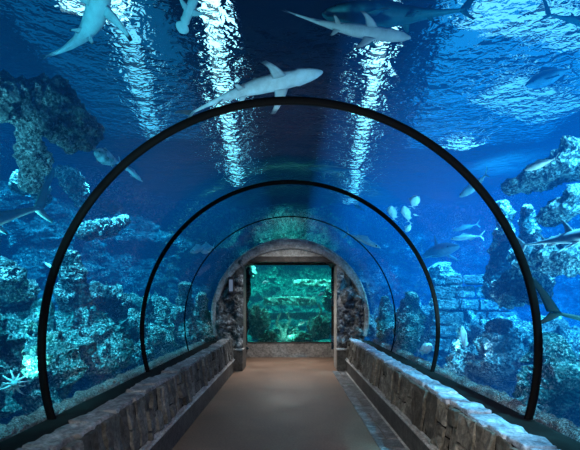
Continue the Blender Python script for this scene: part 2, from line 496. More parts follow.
# ------------------------------------------------------------------ portal and the room behind it
OW = 1.09                                              # half width of the opening
def portal_face(side):
    s = -1 if side == 'left' else 1
    bm = bmesh.new(); nu, nz = 46, 120; rows = []
    for i in range(nz + 1):
        z = 0.46 + (2.67 - 0.46) * i / nz; row = []
        dz = z - TZ
        xo = sqrt(max(0.0, 1.80 ** 2 - dz * dz)); xo = max(xo, .75)
        for j in range(nu + 1):
            t = j / nu; x = OW + (xo - OW) * t if xo > OW else OW * .98 + (xo - OW) * t
            p = V((s * x, 0, z)); q = p * 2.6 + V((s * 4.2, 1.7, 0))
            e = min(1, min(t, 1 - t) * 5)
            h = (fbm(q, 7, .7) * .16 + (abs(noise.noise(q * 1.4)) - .2) * .30 + abs(noise.noise(q * 4)) * .07) * (.25 + .75 * e)
            row.append(bm.verts.new((s * x, YE + .04 - max(-.16, min(.26, h)), z)))
        rows.append(row)
    for a, b in zip(rows, rows[1:]):
        for j in range(nu): bm.faces.new((a[j], a[j + 1], b[j + 1], b[j]))
    return bm
pr = empty('stone_portal', (0, YE, 0), 'round arched stone portal with rough rocky sides at the tunnel end', 'portal')
def under(o, parent):
    o.parent = parent; o.matrix_parent_inverse = Matrix.Translation(-parent.location); return o
under(from_bm('rock_facing', portal_face('left'), M['portal_rock']), pr)
under(from_bm('rock_facing', portal_face('right'), M['portal_rock']), pr)
# arched band
bm = bmesh.new(); n = 120; rings = []
for k in range(n + 1):
    a = radians(-14) + radians(208) * k / n; ring = []
    wide = .05 + .13 * max(0.0, sin(a)) ** 1.2          # the band thins towards its feet
    for (rr, yy) in ((1.84, .16), (1.84, -.02), (1.825, -.05), (1.80, -.06), (1.79, -.045), (1.785 - wide * .2, -.05),
                     (1.785 - wide * .7, -.035), (1.785 - wide, -.01), (1.785 - wide, .16)):
        j = fbm(V((a * 4, rr * 3, yy)), 4) * .012
        ring.append(bm.verts.new(((rr + j) * cos(a), YE + yy, TZ + (rr + j) * sin(a))))
    rings.append(ring)
for a, b in zip(rings, rings[1:]):
    for j in range(len(a)): bm.faces.new((a[j], a[(j + 1) % len(a)], b[(j + 1) % len(a)], b[j]))
bm.faces.new(rings[0]); bm.faces.new(rings[-1][::-1])
under(from_bm('arch_band', bm, M['arch_band']), pr)
# tympanum (flat stone under the crown of the arch)
bm = bmesh.new(); top = []; bot = []
for k in range(41):
    x = -.98 + 1.96 * k / 40
    top.append(bm.verts.new((x, YE + .10, TZ + sqrt(1.70 ** 2 - x * x) + .02)))
    bot.append(bm.verts.new((x, YE + .10, 2.66)))
for k in range(40):
    if top[k].co.z > 2.66: bm.faces.new((bot[k], bot[k + 1], top[k + 1], top[k]))
under(from_bm('tympanum', bm, M['tympanum']), pr)
bm = bmesh.new(); box(bm, (0, YE + .22, 2.605), (2.10, .30, .13), None, .012)
under(from_bm('lintel', bm, M['beam']), pr)
for s in (-1, 1):
    bm = bmesh.new(); box(bm, (s * (OW + .09), YE + .36, 1.24), (.18, .60, 2.48), None, .02)
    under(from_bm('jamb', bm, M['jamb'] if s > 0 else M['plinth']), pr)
    bm = bmesh.new(); box(bm, (s * (OW + .145), YE + .06, .245), (.29, .30, .49), None, .03, 3)
    for v in bm.verts: v.co += V((0, fbm(v.co * 6, 3) * .01, 0))
    under(from_bm('plinth_block', bm, M['plinth']), pr)
    bm = bmesh.new(); box(bm, (s * (OW + .145), YE + .05, .505), (.31, .32, .035), None, .012, 2)
    under(from_bm('plinth_cap', bm, M['moulding']), pr)
# small lamp box on the left side of the portal
lp = empty('wall_lamp', P(231, 285, YE - .12), 'small bluish wall light box on the left rock face of the portal', 'lamp')
bm = bmesh.new(); box(bm, (0, .03, 0), (.13, .07, .38), None, .015); from_bm('housing', bm, M['dark'], lp)
bm = bmesh.new(); box(bm, (0, -.012, -.01), (.085, .03, .27), None, .012); from_bm('diffuser', bm, M['lamp_box'], lp)

# room behind the portal
WX0, WX1, WZ0, WZ1, WY = -1.245, 1.20, .411, 2.67, 11.6
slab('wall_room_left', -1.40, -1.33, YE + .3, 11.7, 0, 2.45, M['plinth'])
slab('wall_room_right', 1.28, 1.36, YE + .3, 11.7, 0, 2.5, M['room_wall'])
slab('ceiling', -1.0, 1.0, YE + .3, 11.7, 2.73, 2.78, M['room_wall'])
bm = bmesh.new()
box(bm, (0, WY + .05, WZ0 / 2), (2.66, .16, WZ0))
struct(from_bm('wall_back', bm, M['room_wall']))
bm = bmesh.new()
for (c, sz) in (((WX0 - .03, WY, (WZ0 + WZ1) / 2), (.06, .09, WZ1 - WZ0 + .12)), ((WX1 + .03, WY, (WZ0 + WZ1) / 2), (.06, .09, WZ1 - WZ0 + .12)),
                ((0, WY, WZ1 + .03), (WX1 - WX0, .09, .06)), ((0, WY, WZ0 + .012), (WX1 - WX0, .09, .03))):
    box(bm, c, sz, None, .008, 1)
wf = struct(from_bm('window_frame', bm, M['beam']))
bm = bmesh.new(); box(bm, ((WX0 + WX1) / 2, WY + .02, (WZ0 + WZ1) / 2), (WX1 - WX0, .02, WZ1 - WZ0))
g = from_bm('window_6', bm, M['window_glass']); struct(g)
wf.name = 'trim_11'

# ------------------------------------------------------------------ tank shells
def prism(name, poly, y0, y1, mat):
    bm = bmesh.new()
    a = [bm.verts.new((x, y0, z)) for x, z in poly]; b = [bm.verts.new((x, y1, z)) for x, z in poly]
    n = len(poly)
    for i in range(n): bm.faces.new((a[i], a[(i + 1) % n], b[(i + 1) % n], b[i]))
    f1 = bm.faces.new(a); f2 = bm.faces.new(b[::-1])
    bmesh.ops.recalc_face_normals(bm, faces=bm.faces)
    bmesh.ops.triangulate(bm, faces=[f1, f2])
    return from_bm(name, bm, mat)
R2 = 1.95
aL = math.acos(-.6 / R2); aR = math.acos(.6 / R2); ab = -math.asin((TZ - .62) / R2)
def arcp(a0, a1, n=40): return [(R2 * cos(a0 + (a1 - a0) * k / n), TZ + R2 * sin(a0 + (a1 - a0) * k / n)) for k in range(n + 1)]
xb = R2 * cos(ab)
def ac(x): return math.acos(x / R2)
def lerpw(t, a, b): return tuple(p + (q - p) * t for p, q in zip(a, b))
WL = ((.50, .155, .11), (.0002, .0122, .041)); WM = ((.50, .17, .13), (.0002, .003, .012)); WR = ((.50, .15, .10), (.0003, .029, .118))  # haze glow painted per part: dim left, dark crown, bright right
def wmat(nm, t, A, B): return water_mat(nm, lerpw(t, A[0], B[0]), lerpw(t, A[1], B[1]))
X1, X2 = 1.1, .45
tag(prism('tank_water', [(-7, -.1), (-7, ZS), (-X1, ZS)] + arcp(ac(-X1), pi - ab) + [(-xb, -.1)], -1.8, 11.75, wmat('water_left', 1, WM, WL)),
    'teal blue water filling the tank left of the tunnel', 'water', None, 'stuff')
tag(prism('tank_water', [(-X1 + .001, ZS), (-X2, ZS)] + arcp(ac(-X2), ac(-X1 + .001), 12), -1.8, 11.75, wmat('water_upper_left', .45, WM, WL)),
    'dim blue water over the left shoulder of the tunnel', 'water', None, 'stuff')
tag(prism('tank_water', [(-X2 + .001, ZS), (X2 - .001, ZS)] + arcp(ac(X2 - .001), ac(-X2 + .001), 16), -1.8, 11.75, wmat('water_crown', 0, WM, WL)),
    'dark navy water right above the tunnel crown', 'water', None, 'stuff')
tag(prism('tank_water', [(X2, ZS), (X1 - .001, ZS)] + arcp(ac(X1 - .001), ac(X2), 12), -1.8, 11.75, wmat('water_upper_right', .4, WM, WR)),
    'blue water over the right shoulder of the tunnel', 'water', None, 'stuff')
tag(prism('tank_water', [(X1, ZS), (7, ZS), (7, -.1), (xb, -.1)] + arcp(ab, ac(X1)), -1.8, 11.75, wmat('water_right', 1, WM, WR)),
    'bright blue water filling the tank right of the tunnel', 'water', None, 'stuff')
tag(prism('tank_water', [(-2.4, -.1), (2.4, -.1), (2.4, 3.6), (-2.4, 3.6)], 11.76, 15.5, M['water_green']),
    'teal green water behind the square window at the tunnel end', 'water', None, 'stuff')

bm = bmesh.new(); nx, ny = 110, 110; g = []
for i in range(nx + 1):
    row = []
    for j in range(ny + 1):
        x = -7 + 14 * i / nx; y = -1.8 + 13.6 * j / ny
        row.append(bm.verts.new((x, y, ZS + .03 + .035 * fbm(V((x * 1.3, y * .8, 0)), 3))))
    g.append(row)
for i in range(nx):
    for j in range(ny): bm.faces.new((g[i][j], g[i + 1][j], g[i + 1][j + 1], g[i][j + 1]))
tag(from_bm('water_surface', bm, M['surface'], None, True), 'rippled water surface glittering overhead, seen from below', 'water', None, 'stuff')

# backdrop of artificial rock around each tank
def backdrop(name, path, mat, zt, amp, seed, ny=300, nz=110):
    path = [V((x, y, 0)) for x, y in path]
    L = [0]
    for a, b in zip(path, path[1:]): L.append(L[-1] + (b - a).length)
    bm = bmesh.new(); rows = []; off = V((seed * 3.1, seed * 7.7, seed))
    def at(d):
        for i in range(len(path) - 1):
            if d <= L[i + 1] + 1e-6:
                return path[i].lerp(path[i + 1], (d - L[i]) / (L[i + 1] - L[i]))
        return path[-1]
    for i in range(ny + 1):
        d = L[-1] * i / ny
        p = at(d); t = (at(min(L[-1], d + .25)) - at(max(0, d - .25))).normalized()
        nrm = V((-t.y, t.x, 0))
        if nrm.dot(V((0, 4, 0)) - p) < 0: nrm = -nrm
        row = []
        for j in range(nz + 1):
            z = .25 + (zt - .25) * j / nz
            q = V((p.x, p.y, z * 1.25))
            h = fbm(q * .9 + off, 7, .75) * amp + (abs(noise.noise(q * 1.3 + off)) - .25) * amp * 1.4
            h += (noise.noise(q * 4.5 + off)) * amp * .22 + (.4 - abs(noise.noise(q * 9 + off))) * amp * .12
            led = math.sin(z * 4.2 + 2.4 * noise.noise(q * .6 + off)) * .22 * amp    # ledges
            h += led + max(0, .9 - z) * .35
            w = p + nrm * h
            row.append(bm.verts.new((w.x, w.y, z)))
        rows.append(row)
    for a, b in zip(rows, rows[1:]):
        for j in range(nz): bm.faces.new((a[j], a[j + 1], b[j + 1], b[j]))
    return struct(from_bm(name, bm, mat))
backdrop('wall_tank_left', [(-5.2, -1.6), (-5.1, 3), (-4.9, 6), (-4.5, 8), (-3.6, 10.2), (-2.4, 11.3), (-1.2, 11.6)], M['reef_wall_left'], 4.4, .55, 1)
backdrop('wall_tank_right', [(5.6, -1.6), (5.6, 4), (5.9, 7), (5.9, 9), (5.0, 10.8), (3.2, 11.4), (1.2, 11.6)], M['reef_wall_right'], 4.4, .55, 2)
# rock over the room, above the portal
bm = bmesh.new(); rows = []
for i in range(91):
    row = []
    for j in range(41):
        x = -1.7 + 3.4 * i / 90; z = 2.86 + 1.5 * j / 40; q = V((x, 11.6, z)) * 1.2
        row.append(bm.verts.new((x, 11.62 - (fbm(q, 6, .8) * .4 + .05) * min(1, j / 6), z)))
    rows.append(row)
for a, b in zip(rows, rows[1:]):
    for j in range(40): bm.faces.new((a[j], a[j + 1], b[j + 1], b[j]))
struct(from_bm('wall_tank_back', bm, M['reef_haze_teal']))
bm = bmesh.new(); rows = []
for i in range(24):
    y = YE + .15 + 2.3 * i / 23; row = []
    for k in range(81):
        a = radians(-36) + radians(252) * k / 80; q = V((cos(a) * 1.8, y, sin(a) * 1.8)); r = 1.80 + .05 * fbm(q * 3, 4) * min(1, i / 2)
        row.append(bm.verts.new((r * cos(a), y, TZ + r * sin(a))))
    rows.append(row)
for a, b in zip(rows, rows[1:]):
    for j in range(80): bm.faces.new((a[j], a[j + 1], b[j + 1], b[j]))
struct(from_bm('trim_12', bm, M['portal_rock']))
# tank beds
def bed(name, x0, x1, y0, y1, z, mat, amp, n=90):
    bm = bmesh.new(); g = []
    for i in range(n + 1):
        g.append([bm.verts.new((x0 + (x1 - x0) * i / n, y0 + (y1 - y0) * j / n,
                 z + amp * fbm(V((x0 + (x1 - x0) * i / n, y0 + (y1 - y0) * j / n, 3)) * 1.4, 6, .8))) for j in range(n + 1)])
    for i in range(n):
        for j in range(n): bm.faces.new((g[i][j], g[i + 1][j], g[i + 1][j + 1], g[i][j + 1]))
    return struct(from_bm(name, bm, mat))
bed('floor_tank_left', -6.9, -1.95, -1.7, 11.7, .48, M['reef_haze_teal'], .12)
bed('floor_tank_right', 1.95, 6.9, -1.7, 11.7, .48, M['reef_right'], .12)
bed('floor_tank_back', -2.35, 2.35, 11.78, 15.4, .30, M['reef_green_lit'], .12, 60)
# outer shells, hall roof, dark wall added behind the camera against world light
slab('wall_hall_left', -7.2, -7.02, -2.0, 17, -.3, 5.6, M['dark'])
slab('wall_hall_right', 7.02, 7.2, -2.0, 17, -.3, 5.6, M['dark'])
slab('wall_front', -7.2, 7.2, -2.1, -1.85, -.3, 5.6, M['dark'])
slab('wall_hall_back', -7.2, 7.2, 17, 17.2, -.3, 5.6, M['dark'])
slab('ceiling_hall', -7.2, 7.2, -2.0, 17.2, 5.6, 5.8, M['hall_ceiling'])

# ------------------------------------------------------------------ reef rocks, left tank
def rock(pts, radii, mat, label, name='reef_rock', **kw):
    return tag(rough_sweep(name, pts, radii, M[mat], **kw), label, 'rock')

rock([PO(-14, 100, 1.0), PO(20, 101, 1.1), PO(48, 110, 1.1), PO(76, 126, 1.1), PO(94, 142, 1.2)], [.12, .17, .21, .17, .08], 'reef_pale',
     'pale crusted rock bridge across the upper left of the tank', 'rock_arch', amp=.5, seed=3, seg=40, freq=3)
rock([PO(26, 120, 1.1), PO(30, 145, 1.15), PO(36, 165, 1.2), PO(28, 188, 1.3)], [.08, .11, .12, .07], 'reef_pale',
     'speckled rock leg hanging under the left rock bridge', amp=.55, seed=4, seg=34, freq=3)
rock([PO(-10, 268, 1.6), PO(4, 280, 1.6), PO(16, 296, 1.7), PO(10, 330, 1.7)], [.16, .2, .2, .16], 'reef_left',
     'rounded speckled rock at the left edge above the starfish', amp=.5, seed=5, seg=34)
rock([PO(66, 250, 1.9), PO(72, 285, 1.8), PO(70, 330, 1.7), PO(60, 372, 1.5)], [.10, .16, .2, .26], 'reef_left',
     'tall thin rock spur just right of the nearest rib, left tank', amp=.5, seed=6, seg=34)
rock([PO(78, 300, 2.0), PO(96, 296, 2.0), PO(118, 304, 2.0), PO(128, 330, 1.9)], [.12, .17, .17, .16], 'reef_left',
     'arched speckled rock with a dark hollow beneath, left tank', 'rock_arch', amp=.45, seed=7, seg=34)
rock([PO(36, 320, 1.5), PO(34, 345, 1.5), PO(28, 392, 1.1), PO(20, 415, 1.0)], [.08, .16, .24, .3], 'reef_haze_teal',
     'teal encrusted rock behind the pale starfish', amp=.45, seed=8, seg=36)
rock([PO(-18, 330, 1.3), PO(-8, 360, 1.2), PO(-4, 400, 1.0)], [.2, .28, .3], 'reef_haze_teal',
     'dark teal rock cut by the left edge below the round rock', amp=.45, seed=9, seg=34)
rock([PO(88, 318, 1.6), PO(98, 340, 1.5), PO(104, 372, 1.2)], [.20, .30, .30], 'reef_haze_teal',
     'large teal rock mound lit from above beside the low wall', amp=.5, seed=10, seg=44)
rock([PO(122, 312, 2.0), PO(132, 336, 1.8), PO(134, 362, 1.4)], [.16, .24, .26], 'reef_haze_teal',
     'teal rock mound just before the middle rib, left tank', amp=.5, seed=11, seg=40)
rock([PO(160, 296, 2.2), PO(158, 322, 2.1), PO(160, 352, 1.6)], [.13, .22, .26], 'reef_haze_teal',
     'bright teal rock just past the middle rib, left tank', amp=.5, seed=12, seg=36)
rock([PO(185, 282, 2.0), PO(184, 310, 1.8), PO(184, 344, 1.3)], [.10, .19, .25], 'reef_haze_teal',
     'green tinted rock column near the thin seam rib, left tank', amp=.5, seed=13, seg=36)
rock([PO(203, 292, .9), PO(202, 318, .8), PO(203, 342, .6)], [.10, .17, .2], 'reef_haze_teal',
     'small teal rock beside the left foot of the portal', amp=.5, seed=14, seg=30)
rock([PO(80, 236, 2.6), PO(92, 230, 2.7), PO(112, 226, 2.8), PO(128, 218, 3)], [.08, .13, .12, .06], 'reef_left',
     'thin pale ledge of rock inside the nearest rib at mid height, left tank', amp=.5, seed=15, seg=30)
rock([PO(10, 178, 2.6), PO(30, 186, 2.6), PO(48, 200, 2.7)], [.10, .14, .08], 'reef_left',
     'small pale crag above the teal shark at the left edge', amp=.55, seed=16, seg=30)
rock([PO(55, 168, 3.2), PO(72, 182, 3.2), PO(84, 205, 3.2)], [.08, .16, .09], 'reef_left',
     'distant speckled crag left of the nearest rib', amp=.55, seed=17, seg=30)

# ------------------------------------------------------------------ reef rocks, right tank
rock([PO(506, 192, 1.6), PO(528, 182, 1.6), PO(556, 170, 1.6), PO(592, 148, 1.6)], [.08, .17, .2, .24], 'reef_right',
     'long slanting pale rock ledge at the right edge under the white fish', amp=.45, seed=21, seg=40, freq=3, flat=.7)
rock([PO(540, 222, 1.5), PO(560, 210, 1.5), PO(592, 192, 1.5)], [.08, .16, .22], 'reef_right',
     'second slanting rock ledge at the right edge, below the long one', amp=.45, seed=22, seg=36, freq=3, flat=.7)
rock([PO(500, 200, 2.2), PO(503, 225, 2.1), PO(500, 262, 2.0), PO(494, 300, 1.9)], [.07, .11, .14, .15], 'reef_right',
     'upright speckled rock pillar crossing behind the nearest rib, right tank', amp=.5, seed=23, seg=36)
rock([PO(526, 205, 1.9), PO(527, 225, 1.9), PO(530, 250, 1.8)], [.06, .10, .16], 'reef_right',
     'narrow rock finger below the slanting ledge, right tank', amp=.5, seed=24, seg=28)
rock([PO(516, 262, 1.4), PO(545, 256, 1.4), PO(592, 250, 1.4)], [.13, .2, .26], 'reef_right',
     'broad speckled rock shelf under the pale shark at right', amp=.5, seed=25, seg=40, freq=3, flat=.8)
rock([PO(502, 300, 1.5), PO(520, 285, 1.5), PO(548, 292, 1.4)], [.14, .22, .14], 'reef_right',
     'bright speckled rock knob behind the nearest rib, right tank', amp=.5, seed=26, seg=40)
rock([PO(560, 335, .9), PO(552, 362, .9), PO(556, 392, .8), PO(566, 410, .7)], [.10, .22, .3, .32], 'reef_haze_teal',
     'teal rock mound in the lower right corner outside the rib', amp=.5, seed=27, seg=40)
rock([PO(500, 318, 1.5), PO(500, 345, 1.4), PO(498, 375, 1.1)], [.14, .24, .28], 'reef_right',
     'blue rock mound left of the nearest rib above the right wall', amp=.5, seed=28, seg=40)
rock([PO(466, 340, 1.6), PO(468, 358, 1.4), PO(470, 380, 1.0)], [.12, .22, .24], 'reef_right',
     'low blue rock between the white fish and the blue mound, right tank', amp=.5, seed=29, seg=36)
rock([PO(412, 292, 1.8), PO(410, 318, 1.6), PO(412, 346, 1.1)], [.12, .24, .26], 'reef_haze_teal',
     'teal rock mound just past the middle rib, right tank', amp=.5, seed=30, seg=36)
rock([PO(385, 296, 1.4), PO(386, 318, 1.3), PO(388, 340, .9)], [.10, .2, .22], 'reef_haze_teal',
     'teal rock beside the right foot of the portal', amp=.5, seed=31, seg=32)
rock([PO(440, 262, 3.0), PO(446, 300, 2.8), PO(448, 345, 2.2)], [.16, .26, .36], 'reef_right',
     'far blue rock pile left of the sunken blocks', amp=.5, seed=32, seg=36)

rock([(-2.95, 1.8, .75), (-3.1, 3.6, .85), (-2.95, 5.2, .8), (-3.1, 7.0, .9), (-2.8, 8.8, .85), (-2.3, 10.6, .8)], [.5, .62, .55, .66, .6, .5], 'reef_haze_teal',
     'long low reef bank running behind the left crusted rim', 'reef_bank', amp=.55, seed=51, seg=60, freq=2.6, rings=220)
rock([(3.2, 1.8, .7), (3.3, 3.6, .75), (3.1, 5.2, .75), (3.3, 7.0, .8), (3.0, 8.8, .8), (2.4, 10.6, .8)], [.5, .6, .5, .6, .6, .5], 'reef_right',
     'long low reef bank running behind the right crusted rim', 'reef_bank', amp=.55, seed=52, seg=60, freq=2.6, rings=220)

# sunken block ruin, right tank
c0 = PO(474, 345, 2.6); rn = empty('sunken_ruin', (c0.x, c0.y, .5), 'sunken wall of stacked pale blue stone blocks in the right tank', 'ruin')
rr = random.Random(5); z = 0.0; k = 0
for hgt, wd in ((.26, 1.5), (.24, 1.45), (.22, 1.35), (.24, 1.3), (.2, 1.15), (.22, 1.25), (.18, .9)):
    bm = bmesh.new(); x = -wd / 2
    while x < wd / 2 - .1:
        w = min(rr.uniform(.28, .52), wd / 2 - x)
        box(bm, (x + w / 2, rr.uniform(-.06, .06), z + hgt / 2), (w - .03, .5, hgt - .035), Matrix.Rotation(rr.uniform(-.04, .04), 3, 'Y'), .03, 2)
        x += w
    bmesh.ops.subdivide_edges(bm, edges=[e for e in bm.edges if e.calc_length() > .1], cuts=2, use_grid_fill=True)
    for v in bm.verts: v.co += V((fbm(v.co * 8, 4), fbm(v.co * 8 + V((4, 0, 0)), 4), fbm(v.co * 8 + V((0, 4, 0)), 4))) * .02
    o = from_bm('block_course', bm, M['ruin'], rn); z += hgt
rn.rotation_euler = (0, 0, -.45)

# ------------------------------------------------------------------ the tank behind the end window
def grock(px, py, Y, s, label, seed, mat='reef_green_lit'):
    return tag(boulder('reef_rock', P(px, py, Y), s, M[mat], .4, 1.8, 5, seed), label, 'rock')
grock(258, 322, 12.5, (.36, .3, .42), 'green rock mound in the lower left of the end window', 41)
grock(268, 338, 12.2, (.3, .25, .22), 'low green rock along the bottom left sill of the end window', 42)
grock(300, 338, 12.3, (.34, .25, .2), 'low green rock at the bottom middle of the end window', 43)
grock(321, 328, 12.5, (.3, .28, .36), 'green rock mound in the lower right of the end window', 44)
grock(249, 272, 13.0, (.2, .25, .22), 'pale rock crag in the upper left corner of the end window', 45)
grock(330, 300, 12.9, (.2, .25, .36), 'upright rock along the right side of the end window', 46)
grock(285, 335, 13.2, (.5, .3, .36), 'green rock behind the curled coral in the end window', 47)
def ledge(px0, px1, py, Y, h, label, seed):
    a = P(px0, py, Y); b = P(px1, py, Y); bm = bmesh.new()
    rr = random.Random(seed); x = a.x
    while x < b.x - .06:
        w = min(rr.uniform(.25, .5), b.x - x)
        box(bm, (x + w / 2, Y + rr.uniform(-.05, .05), a.z + rr.uniform(-.02, .02)), (w - .02, .7, h), None, .03, 2); x += w
    bmesh.ops.subdivide_edges(bm, edges=[e for e in bm.edges if e.calc_length() > .08], cuts=2, use_grid_fill=True)
    for v in bm.verts: v.co += V((fbm(v.co * 9, 4), fbm(v.co * 9 + V((4, 0, 0)), 4), fbm(v.co * 9 + V((0, 4, 0)), 4))) * .04
    return tag(from_bm('stone_ledge', bm, M['ruin_green'], None, False, V(((a.x + b.x) / 2, Y, a.z - h / 2))), label, 'ledge')
ledge(293, 336, 283, 13.6, .20, 'upper pale green stone ledge in the end window', 1)
ledge(264, 316, 301, 13.4, .26, 'lower pale green stone ledge in the end window', 2)
ledge(255, 330, 316, 13.8, .22, 'lowest green stone ledge at the back of the end window', 3)
# curled coral arms
def coral(paths, radii, base, label, mat):
    root = None
    bm = bmesh.new()
    for pts in paths:
        n = 28; seg = 10; rings = []
        pts = [V(p) for p in pts]; m = len(pts)
        for k in range(n + 1):
            t = k / n * (m - 1); i = min(int(t), m - 2); f = t - i
            p0 = pts[max(0, i - 1)]; p1 = pts[i]; p2 = pts[i + 1]; p3 = pts[min(m - 1, i + 2)]
            c = .5 * (2 * p1 + (p2 - p0) * f + (2 * p0 - 5 * p1 + 4 * p2 - p3) * f * f + (3 * p1 - p0 - 3 * p2 + p3) * f ** 3)
            r = radii[0] + (radii[1] - radii[0]) * k / n
            ring = []
            for j in range(seg):
                a = 2 * pi * j / seg
                rr_ = r * (1 + .3 * fbm(c * 14 + V((cos(a), sin(a), 0)), 3))
                ring.append(bm.verts.new(c + V((cos(a) * rr_, .3 * rr_ * sin(a), sin(a) * rr_))))
            rings.append(ring)
        for a, b in zip(rings, rings[1:]):
            for j in range(seg): bm.faces.new((a[j], a[(j + 1) % seg], b[(j + 1) % seg], b[j]))
        bm.faces.new(rings[0]); bm.faces.new(rings[-1][::-1])
    return tag(from_bm('coral', bm, M[mat], None, True, V(base)), label, 'coral')
Yc = 12.35
coral([[P(284, 340, Yc), P(281, 330, Yc), P(277, 322, Yc), P(280, 314, Yc)], [P(285, 340, Yc), P(286, 328, Yc), P(290, 320, Yc), P(287, 313, Yc)],
       [P(286, 340, Yc), P(292, 332, Yc), P(297, 327, Yc)], [P(283, 340, Yc), P(275, 334, Yc), P(271, 330, Yc)]],
      (.06, .025), P(286, 340, Yc), 'pale branching coral at the centre bottom of the end window', 'ruin_green')
coral([[P(312, 336, Yc), P(315, 322, Yc), P(321, 312, Yc), P(318, 304, Yc)], [P(313, 336, Yc), P(322, 328, Yc), P(327, 318, Yc)], [P(312, 336, Yc), P(308, 326, Yc), P(310, 318, Yc)]],
      (.06, .022), P(312, 338, Yc), 'pale coral arms reaching up on the right of the end window', 'ruin_green')
bm = bmesh.new(); rows = []
for i in range(101):
    row = []
    for j in range(81):
        x = -2.38 + 4.76 * i / 100; z = .2 + 3.4 * j / 80; q = V((x, 15.2, z)) * 1.4
        row.append(bm.verts.new((x, 15.3 - fbm(q, 7, .75) * .5 - max(0, 1.2 - z) * .5, z)))
    rows.append(row)
for a, b in zip(rows, rows[1:]):
    for j in range(80): bm.faces.new((a[j], a[j + 1], b[j + 1], b[j]))
struct(from_bm('wall_tank_end', bm, M['reef_green_lit']))
slab('ceiling_tank', -2.45, 2.45, 11.8, 15.6, 3.62, 3.7, M['dark'])

# ------------------------------------------------------------------ animals
class Skin:
    def __init__(s): s.v = []; s.f = []; s.c = []
    def vert(s, p, c): s.v.append(V(p)); s.c.append(c); return len(s.v) - 1
    def loops(s, rings, close=True):
        for a, b in zip(rings, rings[1:]):
            n = len(a)
            for j in range(n): s.f.append((a[j], a[(j + 1) % n], b[(j + 1) % n], b[j]))
        if close:
            s.f.append(tuple(rings[0][::-1])); s.f.append(tuple(rings[-1]))
    def build(s, name, mat, loc, fwd, up):
        me = bpy.data.meshes.new(name); me.from_pydata([tuple(p) for p in s.v], [], s.f)
        at = me.color_attributes.new('Col', 'FLOAT_COLOR', 'POINT')
        for i, c in enumerate(s.c): at.data[i].color = (*c, 1)
        bm = bmesh.new(); bm.from_mesh(me); bmesh.ops.recalc_face_normals(bm, faces=bm.faces); bm.to_mesh(me); bm.free()
        o = link(name, me, mat)
        x = V(fwd).normalized(); z = V(up); z = (z - x * z.dot(x)).normalized(); y = z.cross(x)
        m = Matrix((x, y, z)).transposed().to_4x4(); m.translation = V(loc)
        o.matrix_world = m
        return o

def lerp3(a, b, t): return tuple(x + (y - x) * t for x, y in zip(a, b))
def interp(tab, t):
    for (t0, a), (t1, b) in zip(tab, tab[1:]):
        if t <= t1:
            f = (t - t0) / (t1 - t0); f = f * f * (3 - 2 * f) * .5 + f * .5
            if isinstance(a, tuple): return lerp3(a, b, f)
            return a + (b - a) * f
    return tab[-1][1]

def fin(sk, root_lead, root_trail, tip_lead, tip_trail, nrm, th, col, tipcol, tipat=.75, curve=0.0, n=9):
    rl, rt, tl, tt = (V(q) for q in (root_lead, root_trail, tip_lead, tip_trail)); nrm = V(nrm).normalized()
    ax = (rt - rl).normalized(); rings = []
    for k in range(n + 1):
        t = k / n
        bow = sin(pi * t) * curve
        l = rl.lerp(tl, t) - ax * bow * .6; r = rt.lerp(tt, t) - ax * bow * 1.0 * (0.4 + t)
        h = th * (1 - t) + th * .12
        c = col if t < tipat else tipcol
        ring = [sk.vert(l, c)]
        for u in (.2, .5, .8): ring.append(sk.vert(l.lerp(r, u) + nrm * h * sin(pi * u ** .7), c))
        ring.append(sk.vert(r, c))
        for u in (.8, .5, .2): ring.append(sk.vert(l.lerp(r, u) - nrm * h * sin(pi * u ** .7), c))
        rings.append(ring)
    sk.loops(rings)

